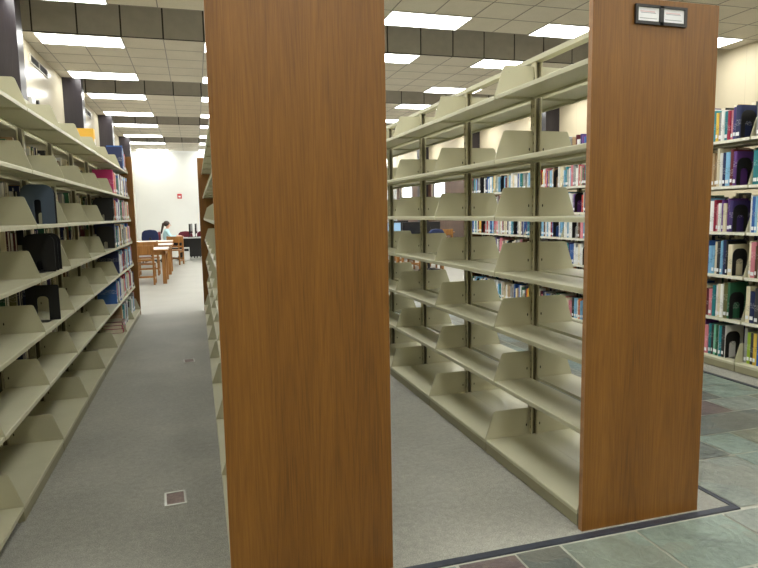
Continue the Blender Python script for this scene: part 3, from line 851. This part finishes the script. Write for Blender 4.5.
def make_table(label, W=1.36, D=1.1):
    t = thing('reading_table', label, 'table', (0, 0, 0), 0, 'wooden reading tables')
    tp = MB(); tp.box(-W, 0, 0, D, .705, .735, M['oak_light']); tp.box(-W + .01, -.01, .01, D - .01, .735, .742, M['lam']); tp.build('tabletop', t, (0, 0, 0), .004)
    ap = MB(); ap.box(-W + .05, -.05, .05, .075, .62, .705, M['oak_light']); ap.box(-W + .05, -.05, D - .075, D - .05, .62, .705, M['oak_light'])
    ap.box(-.075, -.05, .075, D - .075, .62, .705, M['oak_light']); ap.box(-W + .05, -W + .075, .075, D - .075, .62, .705, M['oak_light']); ap.build('apron', t)
    for x in (-.09, -W + .09):
        for y in (.09, D - .09):
            l = MB(); l.box(x - .04, x + .04, y - .04, y + .04, 0, .704, M['oak_light']); l.build('leg', t, (0, 0, 0), .005)
    return t
tb = make_table('wooden reading table nearest the stacks, beside the left end panel'); tb.location = (-.60, 13.72, 0)
tb2 = dup(tb, (-.58, 15.85, 0), 0, 'second wooden reading table from the stacks on the left')
tb3 = dup(tb, (-.66, 18.0, 0), 0, 'third wooden reading table from the stacks, in front of the seated person')
ch = make_chair('wooden chair with its back to us at the nearest reading table'); ch.location = (-1.12, 13.64, 0)
dup(ch, (-1.72, 13.64, 0), 0, 'wooden chair mostly hidden behind the left end panel, nearest table')
dup(ch, (-1.15, 15.80, 0), 0, 'wooden chair with its back to us at the second reading table')
dup(ch, (-.62, 19.45, 0), PI * .92, 'wooden chair with high rails beside the third reading table, nearest the black desk')
# right hand reading area, seen through the empty shelves
k = 0
spots = [(6.0, 14.2), (6.9, 17.2), (9.0 - .3, 14.4), (8.6, 19.6)]
tn = ['wooden reading table with monitors, right area', 'wooden reading table behind it, right area', 'wooden reading table beside right wall', 'wooden reading table nearest the windows']
for (x, y), lab in zip(spots, tn):
    dup(tb, (x, y, 0), 0, lab)
    for j, dx in enumerate((-.37, -.98)):
        dup(ch, (x + dx, y - .1, 0), 0, 'wooden chair on near side of the %s, %s from its right end' % (lab.replace('wooden reading ', '').split(',')[0], ORD[j + 1]))
    for j, dx in enumerate((-.37, -.98)):
        dup(ch, (x + dx, y + 1.2, 0), PI, 'wooden chair on far side of the %s, %s from its right end' % (lab.replace('wooden reading ', '').split(',')[0], ORD[j + 1]))
def office_chair(label, m, loc, rz, dz=0):
    t = thing('office_chair', label, 'chair', loc, rz)      # faces +y
    b = MB(); 
    pts = []
    for i in range(12):
        a = 2 * PI * i / 12
        cx, cz = math.cos(a), math.sin(a)
        pts.append((.25 * math.copysign(abs(cx) ** .6, cx), .80 + dz + .24 * math.copysign(abs(cz) ** .6, cz)))
    b.prism(pts, -.03, .04, 1, m); b.build('backrest', t, (0, 0, 0), .02)
    b = MB(); b.box(-.24, .24, .05, .5, .43, .51, m); b.build('seat', t, (0, 0, 0), .03)
    b = MB(); b.box(-.03, .03, -.045, -.028, .44, .8, M['black']); b.box(-.03, .03, -.045, .1, .415, .43, M['black']); b.build('back_bracket', t)
    b = MB(); b.bar((0, .27, .08), (0, .27, .43), .03, M['black'], 10); b.build('column', t)
    b = MB()
    for i in range(5):
        a = 2 * PI * i / 5 + .3
        b.bar((0, .27, .09), (.28 * math.cos(a), .27 + .28 * math.sin(a), .065), .022, M['black'], 8); b.bar((.28 * math.cos(a) - .02, .27 + .28 * math.sin(a), .03), (.28 * math.cos(a) + .02, .27 + .28 * math.sin(a), .03), .03, M['black'], 8)
    b.build('base', t)
    return t
office_chair('navy office chair with rounded back, empty, left of the seated person', M['navy'], (-1.36, 20.0, 0), 0)
office_chair('maroon office chair the seated person sits on', M['maroon'], (-1.16, 21.2, 0), -PI / 2, -.09)
office_chair('maroon chair behind the black desk, left of the dark computers', M['maroon'], (-.36, 22.3, 0), PI, -.12)
office_chair('maroon chair behind the black desk, right of the dark computers', M['maroon'], (.26, 22.3, 0), PI, -.12)
office_chair('navy office chair in the right reading area', M['navy'], (5.35, 13.25, 0), .4)
office_chair('navy office chair turned away near the right windows', M['navy'], (6.2, 19.3, 0), -.3)
# black desk
dk = thing('computer_desk', 'black panelled computer desk with grey top by the white wall', 'desk', (-.5, 20.75, 0))
b = MB(); b.box(-.02, 1.9, -.02, .8, .71, .74, M['desk_top']); b.build('desktop', dk, (0, 0, 0), .004)
b = MB(); b.box(.03, 1.85, .42, .45, .1, .70, M['black']); b.build('modesty_panel', dk)
for x in (0, .9, 1.85):
    b = MB(); b.box(x, x + .03, 0, .76, 0, .709, M['black']); b.build('side_panel', dk)
d2 = thing('work_table', 'pale low work table the seated person leans on', 'table', (-.94, 20.72, 0))
b = MB(); b.box(0, .40, 0, .8, .71, .74, M['lam']); b.build('tabletop', d2, (0, 0, 0), .004)
for x in (.03, .36):
    for y in (.03, .73):
        b = MB(); b.box(x, x + .04, y, y + .04, 0, .71, M['oak_light']); b.build('leg', d2)
def monitor(label, loc, rz, lit=False):
    t = thing('computer_monitor', label, 'monitor', loc, rz, 'computer monitors')
    b = MB(); b.box(-.25, .25, -.02, .02, .12, .44, M['black']); b.build('housing', t, (0, 0, 0), .006)
    b = MB(); b.box(-.235, .235, -.0225, -.0205, .135, .425, M['screen_lit'] if lit else M['screen']); b.build('screen', t)
    b = MB(); b.box(-.11, .11, -.08, .08, 0, .012, M['black']); b.box(-.025, .025, .021, .04, .012, .3, M['black']); b.build('stand', t)
    return t
monitor('dark monitor edge-on at left on the black desk', (-.17, 21.2, .741), 1.42)
monitor('dark monitor edge-on at right on the black desk', (.0, 21.2, .741), 1.5)
monitor('monitor showing pale screen on nearest table, right area', (4.74, 14.75, .743), .1, True)
monitor('dark monitor facing us in the middle of the nearest right-hand table', (5.27, 14.75, .743), -.1)
monitor('dark monitor on the table behind, right area', (6.0, 17.75, .743), .2)
monitor('dark monitor seen from behind on the nearest right-hand table', (5.80, 14.75, .743), PI)
for (x, y, nm, mt, lab, sz) in ((4.95, 14.42, 'paper_tray', 'plastic_w', 'white paper tray on the table with monitors, right area', (.3, .24, .1)),
                                (5.35, 15.2, 'storage_bin', 'sky', 'pale blue storage bin on the table with monitors, right area', (.3, .22, .2)),
                                (6.55, 17.5, 'storage_bin', 'plastic_w', 'white storage bin on the table behind, right area', (.34, .26, .26))):
    if mt == 'sky': M['sky'] = plain('pale_blue_plastic', (110, 170, 205), .5)
    t_b = MB(); X_, Y_, Z_ = sz
    t_b.box(-X_ / 2, X_ / 2, -Y_ / 2, Y_ / 2, 0, .006, M[mt])
    for a, b, c, d in ((-X_ / 2, X_ / 2, -Y_ / 2, -Y_ / 2 + .006), (-X_ / 2, X_ / 2, Y_ / 2 - .006, Y_ / 2), (-X_ / 2, -X_ / 2 + .006, -Y_ / 2 + .006, Y_ / 2 - .006), (X_ / 2 - .006, X_ / 2, -Y_ / 2 + .006, Y_ / 2 - .006)):
        t_b.box(a, b, c, d, .006, Z_, M[mt])
    tag(t_b.build(nm, None, (x, y, .743)), lab, nm.replace('_', ' '))
tw = thing('computer_tower', 'pale computer tower on the floor beneath the black desk', 'computer', (-.42, 20.85, 0))
b = MB(); b.box(0, .18, 0, .3, 0, .42, M['plastic_w']); b.build('case', tw, (0, 0, 0), .008)
b = MB(); b.box(.02, .16, -.006, -.0005, .3, .38, M['black']); b.build('front_plate', tw)

# ------------------------------------------------------------------ the seated person
def person():
    V, E, Rr = [], [], []
    def v(x, y, z, r, prev=None):
        V.append((x, y, z)); Rr.append(r); i = len(V) - 1
        if prev is not None: E.append((prev, i))
        return i
    # faces +x
    pel = v(0, 0, .56, .125)
    wa = v(.01, 0, .70, .115, pel); che = v(.03, 0, .88, .125, wa); sh_ = v(.045, 0, .98, .075, che)
    nk = v(.06, 0, 1.045, .045, sh_); jaw = v(.085, 0, 1.10, .062, nk); hd = v(.08, 0, 1.175, .088, jaw); tp = v(.07, 0, 1.225, .07, hd)
    for s in (-1, 1):
        hp = v(.06, s * .10, .55, .085, pel); kn = v(.42, s * .12, .53, .062, hp); kk = v(.45, s * .12, .47, .055, kn); an = v(.44, s * .12, .09, .036, kk); to = v(.58, s * .13, .035, .032, an)
        shd = v(.04, s * .165, .955, .055, sh_); el = v(.17, s * .21, .76, .042, shd); wr = v(.40, s * .14, .79, .027, el); pm = v(.46, s * .13, .785, .026, wr)
        for j, (dy, ln) in enumerate(((-.026, .055), (-.009, .065), (.009, .06), (.026, .045))):
            a_ = v(.495, s * .13 + dy, .785, .0085, pm); b_ = v(.495 + ln * .5, s * .13 + dy, .779, .008, a_); v(.495 + ln, s * .13 + dy, .768, .007, b_)
        a_ = v(.455, s * .13 - s * .035, .78, .009, pm); v(.485, s * .13 - s * .05, .775, .008, a_)
    me = bpy.data.meshes.new('person'); me.from_pydata(V, E, [])
    o = bpy.data.objects.new('tmp_person', me); COL.objects.link(o)
    sk = o.modifiers.new('skin', 'SKIN'); sk.use_smooth_shade = True
    for i, d in enumerate(me.skin_vertices[0].data):
        d.radius = (Rr[i], Rr[i]); d.use_root = (i == 0)
    o.modifiers.new('sub', 'SUBSURF').levels = 2; o.modifiers['sub'].render_levels = 2
    dg = bpy.context.evaluated_depsgraph_get()
    m2 = bpy.data.meshes.new_from_object(o.evaluated_get(dg)); bpy.data.objects.remove(o)
    m2.materials.clear()
    for k_ in ('skin', 'shirt', 'trousers'): m2.materials.append(M[k_])
    for p in m2.polygons:
        c = p.center; i = 0
        if c.z > .6 and c.z < 1.035 and not (c.x > .33 and c.z < .83): i = 1
        if c.z <= .6: i = 2
        p.material_index = i; p.use_smooth = True
    m2.name = 'person'
    po = link('person', m2, None, (-.93 - .2, 21.2, 0)); po.location = (-.96, 21.2, 0)
    tag(po, 'person with dark ponytail in pale aqua shirt sitting side-on at a table', 'person')
    # hair: cap plus ponytail down the back
    hb = bmesh.new()
    def ball(cx, cy_, cz, rx, ry, rz_):
        bmesh.ops.create_uvsphere(hb, u_segments=16, v_segments=10, radius=1, matrix=Matrix.Translation((cx, cy_, cz)) @ Matrix.Diagonal((rx, ry, rz_, 1)))
    ball(.045, 0, 1.20, .105, .10, .095)
    for k_ in range(7): ball(-.055 - .012 * k_, 0, 1.19 - .045 * k_, .045 - .003 * k_, .04, .045)
    hm = bpy.data.meshes.new('hair'); hb.to_mesh(hm); hb.free(); hm.materials.append(M['hair'])
    for p in hm.polygons: p.use_smooth = True
    link('hair', hm, po)
    fb_ = MB(); fb_.prism([(.16, 1.165), (.195, 1.135), (.165, 1.125)], -.012, .012, 1, M['skin']); fb_.build('nose', po)
    for s in (-1, 1):
        e_ = MB(); e_.bar((.157, s * .03, 1.172), (.166, s * .03, 1.172), .009, M['black'], 8); e_.build('eye', po)
    mo = MB(); mo.box(.143, .152, -.022, .022, 1.088, 1.096, M['maroon']); mo.build('mouth', po)
person()

# ------------------------------------------------------------------ daylight outside the windows
wd = bpy.data.worlds.new('sky'); SC.world = wd; wd.use_nodes = True
bg = wd.node_tree.nodes.get('Background') or wd.node_tree.nodes.new('ShaderNodeBackground')
bg.inputs[0].default_value = (.9, .95, 1, 1); bg.inputs[1].default_value = 3.0
